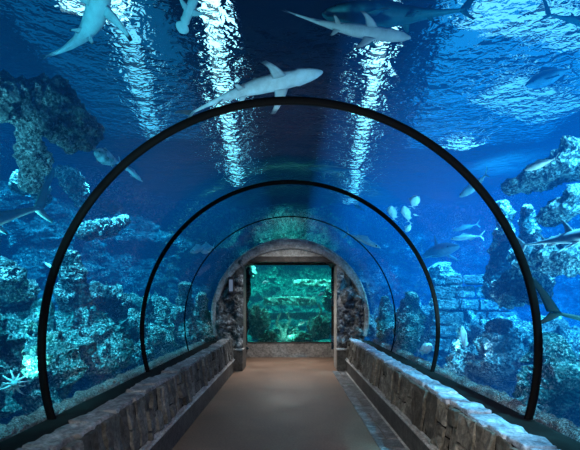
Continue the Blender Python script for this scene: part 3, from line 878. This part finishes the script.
SHARK = [(0, .006), (.015, .020), (.05, .038), (.10, .054), (.2, .072), (.32, .082), (.45, .075), (.6, .053), (.75, .031), (.88, .016), (.96, .011), (1.0, .008)]
def shark(head, tail, label, back, belly, tip=None, bend=0.0, up=(0, 0, 1), head_w=1.0, girth=1.0, shovel=False, pec=1.0, droop=-.05, name='shark', group=None, hdepth=1.0):
    """local frame: +X towards the snout, +Z the back; origin in the middle"""
    head = V(head); tail = V(tail); L = (head - tail).length
    sk = Skin(); tip = tip or back; n = 44; seg = 20; rings = []
    def sp(t):                                         # spine point
        return V((L * (.5 - t), L * bend * (max(0, t - .35) / .65) ** 2 * 1.0 - L * bend * .25 * t, L * -.012 * sin(pi * t)))
    for k in range(n + 1):
        t = (k / n) ** 1.15; c = sp(t)
        d = (sp(min(1, t + .01)) - sp(max(0, t - .01))).normalized(); side = V((-d.y, d.x, 0)).normalized()
        r = interp(SHARK, t) * L * girth; w = r * 1.02; h = r * .92
        if shovel and t < .16:
            e = sin(pi * min(1, t / .14)) ** .6
            w = r + L * .060 * e; h = r * .62
        elif t < .2: w *= 1.15 * head_w; h *= .8 * hdepth
        ring = []
        for j in range(seg):
            a = 2 * pi * j / seg; s_ = sin(a)
            m = min(1, max(0, (s_ + .25) / .4)); col = lerp3(belly, back, m)
            ring.append(sk.vert(c + side * cos(a) * w + V((0, 0, 1)) * (s_ * h if s_ > 0 else s_ * h * .85), col))
        rings.append(ring)
    sk.loops(rings)
    r3 = interp(SHARK, .3) * L * girth
    for s in (-1, 1):                                  # pectorals and pelvics
        b = sp(.27); e = sp(.37)
        bd = V((0, 0, -r3 * .55))
        fin(sk, b + V((0, s * r3 * .75, 0)) + bd, e + V((0, s * r3 * .6, 0)) + bd,
            sp(.40) + V((0, s * (r3 + .155 * L * pec), 0)) + bd + V((0, 0, droop * L)), sp(.435) + V((0, s * (r3 + .145 * L * pec), 0)) + bd + V((0, 0, droop * L)),
            (0, 0, 1), .009 * L, lerp3(belly, back, .35), tip, .78, .02 * L)
        rp = interp(SHARK, .58) * L * girth
        fin(sk, sp(.57) + V((0, s * rp * .6, -rp * .6)), sp(.63) + V((0, s * rp * .5, -rp * .6)), sp(.635) + V((0, s * (rp + .04 * L), -rp * .9)),
            sp(.65) + V((0, s * (rp + .036 * L), -rp * .9)), (0, 0, 1), .005 * L, lerp3(belly, back, .4), tip, .8, .004 * L)
    rt = interp(SHARK, .42) * L * girth                # dorsals, anal fin
    fin(sk, sp(.38) + V((0, 0, rt * .75)), sp(.49) + V((0, 0, rt * .6)), sp(.485) + V((0, 0, rt + .105 * L)), sp(.505) + V((0, 0, rt + .095 * L)), (0, 1, 0), .008 * L, back, tip, .7, .015 * L)
    r7 = interp(SHARK, .74) * L * girth
    fin(sk, sp(.72) + V((0, 0, r7 * .7)), sp(.77) + V((0, 0, r7 * .6)), sp(.775) + V((0, 0, r7 + .035 * L)), sp(.79) + V((0, 0, r7 + .03 * L)), (0, 1, 0), .004 * L, back, tip, .7, .005 * L)
    fin(sk, sp(.73) + V((0, 0, -r7 * .6)), sp(.78) + V((0, 0, -r7 * .5)), sp(.79) + V((0, 0, -r7 - .035 * L)), sp(.80) + V((0, 0, -r7 - .03 * L)), (0, 1, 0), .004 * L, belly, tip, .7, .005 * L)
    # tail: long upper and short lower lobe
    d = (sp(1) - sp(.96)).normalized(); s2 = V((-d.y, d.x, 0)); e = sp(.965)
    up_ = V((0, 0, 1))
    fin(sk, e + up_ * .008 * L, e + d * .065 * L - up_ * .004 * L, e + d * .17 * L + up_ * .17 * L, e + d * .185 * L + up_ * .145 * L, s2, .005 * L, back, tip, .8, .012 * L)
    fin(sk, e - up_ * .008 * L, e + d * .05 * L, e + d * .085 * L - up_ * .085 * L, e + d * .10 * L - up_ * .07 * L, s2, .005 * L, lerp3(belly, back, .5), tip, .75, .01 * L)
    o = sk.build(name, M['skin'], (head + tail) / 2, head - tail, up)
    for s in (-1, 1):
        t = .085 if not shovel else .08; c = sp(t); r = interp(SHARK, t) * L * girth
        w = r * 1.15 if not shovel else r + L * .058
        bm = bmesh.new(); bmesh.ops.create_icosphere(bm, subdivisions=2, radius=.0075 * L)
        ey = from_bm('eye', bm, M['eye'], o, True); ey.location = c + V((0, s * w * .93, r * .12))
    return tag(o, label, 'shark', group)

def fish(head, tail, label, back, belly, depth=.16, thick=.075, bend=0.0, up=(0, 0, 1), fork=.13, finc=None, mat='skin', group=None, name='fish', spots=0.0, eye=True, top=1.0):
    head = V(head); tail = V(tail); L = (head - tail).length
    sk = Skin(); n = 30; seg = 16; rings = []; finc = finc or back
    tab = [(0, .03), (.03, .22), (.1, .52), (.22, .86), (.36, 1.0), (.52, .88), (.7, .55), (.84, .24), (.9, .17), (.95, .16)]
    def sp(t): return V((L * (.5 - t), L * bend * max(0, t - .3) ** 2, 0))
    for k in range(n + 1):
        t = .95 * (k / n) ** 1.2; r = interp(tab, t); c = sp(t); ring = []
        d = (sp(t + .01) - sp(max(0, t - .01))).normalized(); side = V((-d.y, d.x, 0)).normalized()
        for j in range(seg):
            a = 2 * pi * j / seg; s_ = sin(a); m = min(1, max(0, (s_ + .15) / .5)); col = lerp3(belly, back, m)
            ring.append(sk.vert(c + side * cos(a) * r * thick * L + V((0, 0, s_ * r * depth * L * .5 * 2 * .5)), col))
        rings.append(ring)
    sk.loops(rings)
    D = depth * L * .5
    def z(t): return interp(tab, t) * D
    d = (sp(.95) - sp(.85)).normalized(); s2 = V((-d.y, d.x, 0)); e = sp(.93)
    for s in (-1, 1):
        fin(sk, e + V((0, 0, s * D * .12)), e + d * .05 * L, e + d * .125 * L + V((0, 0, s * fork * L)), e + d * .145 * L + V((0, 0, s * fork * L * .9)), s2, .006 * L, finc, finc, .8, .0)
    fin(sk, sp(.3) + V((0, 0, z(.3) * .85)), sp(.68) + V((0, 0, z(.68) * .7)), sp(.42) + V((0, 0, z(.36) + .055 * L * top)), sp(.70) + V((0, 0, z(.68) + .02 * L)), (0, 1, 0), .005 * L, finc, finc)
    fin(sk, sp(.58) - V((0, 0, z(.58) * .85)), sp(.78) - V((0, 0, z(.78) * .7)), sp(.68) - V((0, 0, z(.6) + .045 * L)), sp(.80) - V((0, 0, z(.78) + .02 * L)), (0, 1, 0), .005 * L, finc, finc)
    for s in (-1, 1):
        fin(sk, sp(.26) + V((0, s * thick * L * .85, -D * .1)), sp(.31) + V((0, s * thick * L * .85, -D * .35)), sp(.38) + V((0, s * (thick * L + .09 * L), -D * .45)), sp(.42) + V((0, s * (thick * L + .075 * L), -D * .6)), (0, .3, 1), .004 * L, finc, finc)
    o = sk.build(name, M[mat], (head + tail) / 2, head - tail, up)
    if eye:
        for s in (-1, 1):
            bm = bmesh.new(); bmesh.ops.create_icosphere(bm, subdivisions=2, radius=.016 * L)
            ey = from_bm('eye', bm, M['eye'], o, True); ey.location = sp(.1) + V((0, s * thick * L * .50, D * .14))
    return tag(o, label, 'fish', group)

GREY = (.16, .22, .27); PALE = (.72, .80, .82); BLK = (.01, .012, .015); TEAL = (.03, .20, .22); TEALB = (.12, .42, .44)
WHITE = (.9, .95, .97); SILV = (.7, .8, .85)

# sharks overhead
shark(P(109, -36, 2.95), P(72, 71, 3.4), 'pale shark with black tipped fins seen from below at top left', (.34, .42, .45), (.66, .74, .76), BLK,
      bend=-.30, up=(-1.3, 3.2, 2.15), girth=1.15, pec=1.6, droop=.0)
shark(P(180, 33, 3.4), P(210, -40, 3.2), 'small grey shovel headed shark at the top edge, swimming towards viewer', (.30, .42, .47), (.46, .58, .62), None,
      bend=.0, up=(-1.0, 3.4, 2.3), girth=.85, shovel=True, pec=.9, droop=0)
shark(P(323, 72, 3.75), P(188, 103, 3.75), 'pale grey shark swimming right just above the nearest rib', (.10, .15, .19), (.62, .72, .78), None,
      bend=.10, up=(-.12, .62, .75), girth=.74, pec=.8)
shark(P(411, 38, 3.2), P(292, 20, 3.35), 'slender brownish grey shark at top centre with its head to the right', (.10, .12, .14), (.50, .52, .55), None,
      bend=-.06, up=(-.1, 1, .62), girth=.62, pec=.5)
shark(P(322, 14, 3.4), P(462, 14, 3.45), 'large dark teal shark at the top edge with its tail to the right', (.012, .06, .075), (.02, .17, .19), (.006, .03, .04),
      bend=.05, up=(0, .1, 1), girth=1.15, pec=.6)
shark(P(650, 28, 3.1), P(548, 17, 3.45), 'dark teal shark leaving at the top right corner, only its tail half showing', (.02, .13, .16), (.04, .26, .29), None,
      bend=-.05, up=(0, .1, 1), girth=1.2, pec=.7)
shark(P(308, 168, 7.3), P(358, 170, 7.6), 'dark slim shark silhouette crossing the crown between nearest and middle ribs', (.01, .04, .06), (.03, .12, .18), None, bend=.1)
# sharks at the sides
shark(P(-245, 276, 1.55), P(31, 208, 3.0), 'teal shark at the left edge with its forked tail showing', (.10, .62, .66), (.40, .95, .95), None,
      bend=.06, up=(.0, -.1, 1), girth=1.2, pec=.8)
shark(PO(610, 230, .5), PO(531, 243, .75), 'pale slender shark at the right edge above the speckled rock shelf', (.22, .34, .44), (.82, .92, .97), None,
      bend=-.10, up=(-.3, .2, 1), girth=.8, pec=.7)
shark(P(830, 372, 2.5), P(556, 311, 3.1), 'dark green shark at the lower right edge with tail raised', (.006, .05, .055), (.015, .10, .10), None,
      bend=.1, up=(.3, 0, 1), girth=1.0, pec=.9)
shark(PO(458, 246, 2.2), PO(416, 256, 2.6), 'faint blue shark in open water right of the middle rib', (.08, .22, .36), (.25, .5, .65), None, bend=.1, pec=1.0)

# fish
fish(P(525, 86, 4.4), P(573, 68, 4.7), 'dark backed silver fish with forked tail near the top right', (.02, .05, .08), (.62, .66, .70), .20, .085, up=(0, .05, 1), finc=(.02, .05, .07))
fish(PO(94, 152, 1.6), PO(120, 164, 1.7), 'round mottled pale fish left of the nearest rib', (.55, .62, .60), (.85, .9, .86), .40, .15, mat='skin_spotted', fork=.06, finc=(.5, .6, .62))
fish(PO(143, 182, 1.3), PO(119, 161, 1.5), 'slim white fish crossing behind the nearest rib at upper left', (.75, .85, .9), WHITE, .16, .07)
fish(PO(524, 170, .6), PO(557, 158, .65), 'bright white fish above the slanting ledge at right', (.55, .72, .82), WHITE, .24, .10)
fish(PO(459, 197, 1.5), PO(492, 174, 1.6), 'white fish half hidden behind the nearest rib at right', (.6, .74, .82), WHITE, .22, .09, bend=.3)
fish(PO(450, 239, 2.2), PO(482, 236, 2.3), 'slim white fish, lower of two level in open blue water at right', (.5, .72, .85), WHITE, .14, .06)
fish(PO(452, 231, 2.5), PO(478, 224, 2.6), 'slim pale blue fish, upper of two level in open blue water at right', (.12, .42, .6), (.3, .65, .8), .14, .06)
fish(PO(462, 326, 1.0), PO(466, 352, 1.1), 'white fish diving low over the right wall between two ribs', (.7, .85, .9), WHITE, .28, .10, up=(-1, 0, .2))
fish(PO(432, 346, 1.0), PO(418, 352, 1.1), 'small white fish low beside the middle rib at right', (.8, .9, .85), WHITE, .28, .11)
school = [(417, 196, 412, 207, 1.4, 'white fish, highest of the little school by the middle rib'),
          (404, 206, 409, 222, 1.4, 'white fish in the middle of the little school, beside the highest'),
          (391, 206, 394, 220, 1.4, 'white fish just above the middle rib, left one of the little school'),
          (406, 232, 411, 223, 1.4, 'white fish, lowest of the little school by the middle rib'),
          (413, 214, 419, 216, 1.5, 'tiny white fish on the right of the little school')]
for a, b, c, d_, e, lab in school:
    fish(PO(a, b, e), PO(c, d_, e + .1), lab, (.8, .88, .95), WHITE, .34, .11, up=(-1, 0, .5), group='little white school by the middle rib', eye=False)
fish(PO(381, 248, .9), PO(347, 233, .9), 'long thin white fish between middle rib and portal on the right', (.5, .75, .9), WHITE, .10, .05)
fish(P(354, 205, 7.6), P(364, 210, 7.8), 'tiny dark fish just inside the crown of the middle rib', (.01, .05, .09), (.04, .14, .22), .2, .08, eye=False)
fish(PO(200, 250, 1.5), PO(214, 247, 1.6), 'small pale cyan fish left of the portal crown', (.3, .7, .8), WHITE, .3, .1)
fish(PO(190, 252, 1.0), PO(206, 246, 1.1), 'pale cyan fish by the thin seam rib, left side', (.3, .7, .8), (.8, .95, 1), .2, .08)
fish(PO(52, 268, 1.6), PO(44, 262, 1.7), 'tiny white fish just outside the nearest rib on the left', SILV, WHITE, .3, .1, eye=False)
fish(PO(538, 374, .7), PO(552, 386, .75), 'small striped pale fish low at right outside the nearest rib', (.2, .4, .45), WHITE, .35, .1)
fish(P(262, 283, 12.4), P(270, 281, 12.5), 'small white fish in the upper left of the end window', SILV, WHITE, .3, .1, eye=False)
fish(P(318, 296, 12.3), P(325, 292, 12.4), 'small white fish at the right of the end window', SILV, WHITE, .3, .1, eye=False)
fish(P(298, 325, 12.2), P(306, 321, 12.25), 'small pale green fish low in the end window', (.3, .7, .6), (.8, 1, .9), .3, .1, eye=False)

# starfish on its rock
def starfish(c, r, n, label):
    sk = Skin(); c = V(c)
    top = (.2, .55, .55); out_ = (.55, .8, .82); rings = []
    seg = 8
    cv = [sk.vert((0, -.055 * 1, 0), (.15, .5, .5))]
    for k in range(n):
        a = 2 * pi * k / n + .1; rl = r * (1 + .2 * sin(k * 2.3)); d = V((cos(a), 0, sin(a))); s = V((-sin(a), 0, cos(a))); loops = []
        for i in range(9):
            t = i / 8; p = d * rl * t + V((0, -.03 * (1 - t) - .02 * sin(pi * t), 0)) + s * .05 * r * sin(t * 4 + k); w = r * (.13 * (1 - t) + .022)
            loops.append([sk.vert(p + s * w * cos(2 * pi * j / seg) + V((0, -w * .8 * sin(2 * pi * j / seg), 0)), lerp3(top, out_, t)) for j in range(seg)])
        sk.loops(loops)
    disc = []
    for i in range(6):
        t = i / 5; rr_ = r * .26 * cos(t * pi / 2) + .002; disc.append([sk.vert((rr_ * cos(2 * pi * j / 20), -.03 - .05 * sin(t * pi / 2), rr_ * sin(2 * pi * j / 20)), (.15, .5, .5)) for j in range(20)])
    sk.loops(disc)
    o = sk.build('starfish', M['skin'], c, (1, 0, 0), (0, 0, 1))
    o.rotation_euler = (0, 0, .5)
    return tag(o, label, 'starfish')
starfish(PO(15, 383, .42), .10, 11, 'pale many armed starfish at the lower left')

# ------------------------------------------------------------------ lamps of the hall above the water
def hall_lamp(pts, w, mat, label, z=5.4):
    (x0, y0), (x1, y1) = pts; a = V((x0, y0, z)); b = V((x1, y1, z)); L = (b - a).length
    ang = atan2(y1 - y0, x1 - x0)
    o = empty('ceiling_lamp', (a + b) / 2 + V((0, 0, .2)), label, 'lamp'); o.rotation_euler = (0, 0, ang)
    bm = bmesh.new(); box(bm, (0, 0, -.09), (L + .06, w + .06, .18), None, .02); from_bm('housing', bm, M['metal'], o)
    bm = bmesh.new(); box(bm, (0, 0, -.19), (L, w, .02), None, .006); from_bm('diffuser', bm, M[mat], o)
    return o
hall_lamp([(-.98, 4.6), (-1.75, 13.2)], .22, 'lamp_white', 'long white strip lamp above the water, left of the tunnel crown')
hall_lamp([(1.30, 5.6), (2.45, 16.0)], .22, 'lamp_white', 'long white strip lamp above the water, right of the tunnel crown')
hall_lamp([(3.7, 7.2), (5.6, 8.2)], 1.0, 'lamp_cyan', 'broad bluish lamp panel above the water, far right')
hall_lamp([(3.9, 9.6), (4.5, 9.9)], .5, 'lamp_white', 'small white lamp panel above the water, right and further back')
hall_lamp([(2.4, 5.2), (5.4, 6.0)], .7, 'lamp_cyan', 'long bluish lamp panel above the water, nearest on the right')
hall_lamp([(-2.9, 5.0), (-2.2, 5.3)], .5, 'lamp_white', 'square white lamp panel above the water behind the black tipped shark')
hall_lamp([(-2.3, 5.6), (-3.2, 9.4)], .30, 'lamp_cyan', 'bluish strip lamp above the water, far left')

hall_lamp([(3.6, 4.2), (4.6, 10.0)], 3.2, 'azure_glow', 'wide added blue glow panel above the water, right of the tunnel', 5.5)  # glow panels added to turn the ripples overhead azure
hall_lamp([(-2.6, 4.0), (-3.2, 9.6)], 2.2, 'azure_glow_dim', 'wide dim added blue glow panel above the water, left of the tunnel', 5.5)
# ------------------------------------------------------------------ light
def spot(name, loc, target, power, color, size=100, blend=.6, rad=.12):
    l = bpy.data.lights.new(name, 'SPOT'); l.energy = power; l.color = color; l.spot_size = radians(size); l.spot_blend = blend; l.shadow_soft_size = rad
    o = bpy.data.objects.new(name, l); COL.objects.link(o); o.location = loc
    o.rotation_euler = (V(target) - V(loc)).to_track_quat('-Z', 'Y').to_euler(); return o
def dapple(o, scale=9.0, lo=.25):
    """caustic net painted into the strength of an added lamp"""
    l = o.data; l.use_nodes = True; nt = l.node_tree; nt.nodes.clear()
    out = nt.nodes.new('ShaderNodeOutputLight'); em = nt.nodes.new('ShaderNodeEmission')
    c = N(nt, 'ShaderNodeTexCoord').outputs['Normal']
    w = noise_tex(nt, c, scale * .6, 3, .5)
    sc = N(nt, 'ShaderNodeVectorMath', operation='MULTIPLY_ADD'); sc.inputs[1].default_value = (.12, .12, .12)
    nt.links.new(w.outputs['Color'], sc.inputs[0]); nt.links.new(c, sc.inputs[2])
    vo = N(nt, 'ShaderNodeTexVoronoi', feature='DISTANCE_TO_EDGE'); vo.inputs['Scale'].default_value = scale
    nt.links.new(sc.outputs[0], vo.inputs['Vector'])
    r = ramp(nt, vo.outputs['Distance'], [(0.0, 1.0), (0.06, 0.7), (0.22, lo), (.5, lo * .6)])
    nt.links.new(r.outputs[0], em.inputs['Strength']); nt.links.new(em.outputs[0], out.inputs['Surface'])
    em.inputs['Color'].default_value = (1, 1, 1, 1)
    return o
LC = (.42, .90, 1.0); RC = (.40, .82, 1.0)
for (x, y, p) in ((-2.7, 2.2, 3000), (-2.9, 4.2, 3900), (-2.8, 6.4, 3600), (-2.5, 8.8, 2200)):  # unseen submerged spots added to brighten rocks and sharks
    dapple(spot('tank_fill', (x, y, 4.24), (x - 1.9, y + 1.0, .9), p, LC, 92, .35, .03), 9, .45)
for (x, y, p) in ((2.7, 2.2, 3400), (3.2, 4.4, 4800), (3.3, 6.8, 4400), (2.6, 9.0, 2400)):
    dapple(spot('tank_fill', (x, y, 4.24), (x + 1.7, y + 1.0, .9), p, RC, 106, .35, .03), 9, .45)
# unseen front fill added at the near end of each tank, turned along it
dapple(spot('tank_fill', (-3.4, .2, 4.0), (-4.9, 6.0, 1.6), 2200, LC, 64, .5, .03), 14, .45)
dapple(spot('tank_fill', (3.6, .2, 4.0), (5.0, 6.0, 1.8), 9000, RC, 64, .5, .03), 14, .45)
for (x, y, p) in ((-3.4, 5.5, 500), (3.6, 4.5, 1100), (3.8, 8.0, 1100)):  # unseen spots added to brighten the water surface
    spot('surface_fill', (x, y, 5.3), (x * 1.7, y + .1, 0), p, RC, 84, .9, .2)
# unseen fill added low in each tank for animals' bellies and rim rocks
for (x, y, p, c, tx, ty, tz, ang) in ((-2.3, .9, 420, (.6, .95, 1), -1.6, 3.1, 3.8, 50), (-2.6, 3.2, 130, LC, -2.2, 5.0, 4, 70), (-2.4, .7, 620, (.6, .95, 1), -2.2, 3.2, 3.1, 50),
                             (2.6, 2.0, 420, (.6, .95, 1), 2.9, 4.5, 3.9, 56), (2.6, 5.4, 170, RC, 2.4, 6.6, 4, 70), (-2.2, 1.5, 330, (.7, .95, 1), -.3, 3.8, 3.9, 50),
                             (2.2, 1.4, 420, (1, .95, .95), .5, 3.3, 3.9, 56), (2.3, 4.3, 520, (.6, .9, 1), 1.75, 6.1, 3.0, 50)):
    spot('bed_fill', (x, y, .78), (tx, ty, tz), p, c, ang, .9, .1)
spot('bed_fill', (-3.3, 1.7, 1.0), (-1.95, 2.8, 2.2), 300, (.4, 1, .95), 60, .8, .1)
dapple(spot('bed_fill', (-2.5, .9, .95), (-3.9, 5.0, 2.0), 620, (.35, .95, 1), 62, .6, .04), 16, .35)
dapple(spot('bed_fill', (2.5, .9, .95), (4.0, 5.0, 2.0), 1000, (.45, .9, 1), 62, .6, .04), 16, .35)
spot('bed_fill', (2.6, 2.4, .9), (2.2, 4.6, 2.9), 260, (.7, .95, 1), 40, .9, .1)
spot('bed_fill', (2.5, .9, .8), (2.6, 3.2, 2.6), 600, (.6, .92, 1), 56, .8, .1)
spot('tank_fill', (0, 10.4, 4.2), (0, 11.6, 3.1), 260, (.3, 1, .75), 110, .8, .05)  # unseen green spot added to suggest the green reflection over the portal
for (x, y, p, c) in ((-2.35, 2.6, 24, (.22, 1, .80)), (-2.35, 4.6, 62, (.22, 1, .80)), (-2.35, 6.6, 70, (.22, 1, .78)), (-2.25, 8.4, 44, (.2, 1, .75)),
                     (2.35, 2.9, 66, (.3, .85, 1)), (2.35, 4.6, 76, (.3, .85, 1)), (2.35, 6.6, 64, (.3, 1, .95)), (2.15, 8.4, 34, (.3, 1, .9))):
    spot('bed_fill', (x, y - .9, .95), (x * 1.7, y + .3, 1.7), p, c, 96, .9, .05)
for (x, y, p) in ((-.9, 12.9, 1900), (.9, 13.0, 1900)):  # unseen spots added to brighten the end tank
    dapple(spot('tank_fill', (x, y, 3.5), (x, y + 1.7, 0), p, (.5, 1.0, .88), 106, .5, .03), 9, .4)
spot('bed_fill', (0, 11.95, .52), (0, 13.4, 1.6), 30, (.4, 1, .85), 140, .8, .05)
# walkway light: the room lamp, then unseen fill added for portal and walls
spot('room_lamp', (0, 10.6, 2.68), (0, 9.6, 0), 330, (1.0, .97, .93), 112, .9, .10)
spot('portal_fill', (0, 7.9, 3.0), (0, 9.3, 1.3), 130, (.97, 1.0, .95), 105, .8, .10)
spot('entry_fill', (0, -1.4, 2.8), (0, 6.0, .6), 110, (1.0, .93, .85), 62, .9, .25)
spot('entry_fill', (-.6, -1.4, 2.8), (1.45, 4.6, .5), 900, (1.0, .93, .83), 30, .9, .12)
spot('entry_fill', (.6, -1.4, 2.8), (-1.45, 4.6, .5), 460, (1.0, .93, .84), 30, .9, .12)

# ------------------------------------------------------------------ world, camera
w = bpy.data.worlds.new('world'); SC.world = w; w.use_nodes = True
bg = w.node_tree.nodes.get('Background') or w.node_tree.nodes.new('ShaderNodeBackground')
bg.inputs[0].default_value = (.01, .04, .10, 1); bg.inputs[1].default_value = 0.3
cam = bpy.data.cameras.new('camera'); co = bpy.data.objects.new('camera', cam); COL.objects.link(co)
co.location = (0, 0, EYE); co.rotation_euler = (pi / 2, 0, 0)
cam.sensor_width = 36; cam.lens = F / 580 * 36; cam.shift_y = (VY - 225) / 580; cam.clip_start = .02
SC.camera = co
SC.view_settings.view_transform = 'Standard'
SC.view_settings.look = 'None'
SC.cycles.transparent_max_bounces = 24
SC.cycles.max_bounces = 10
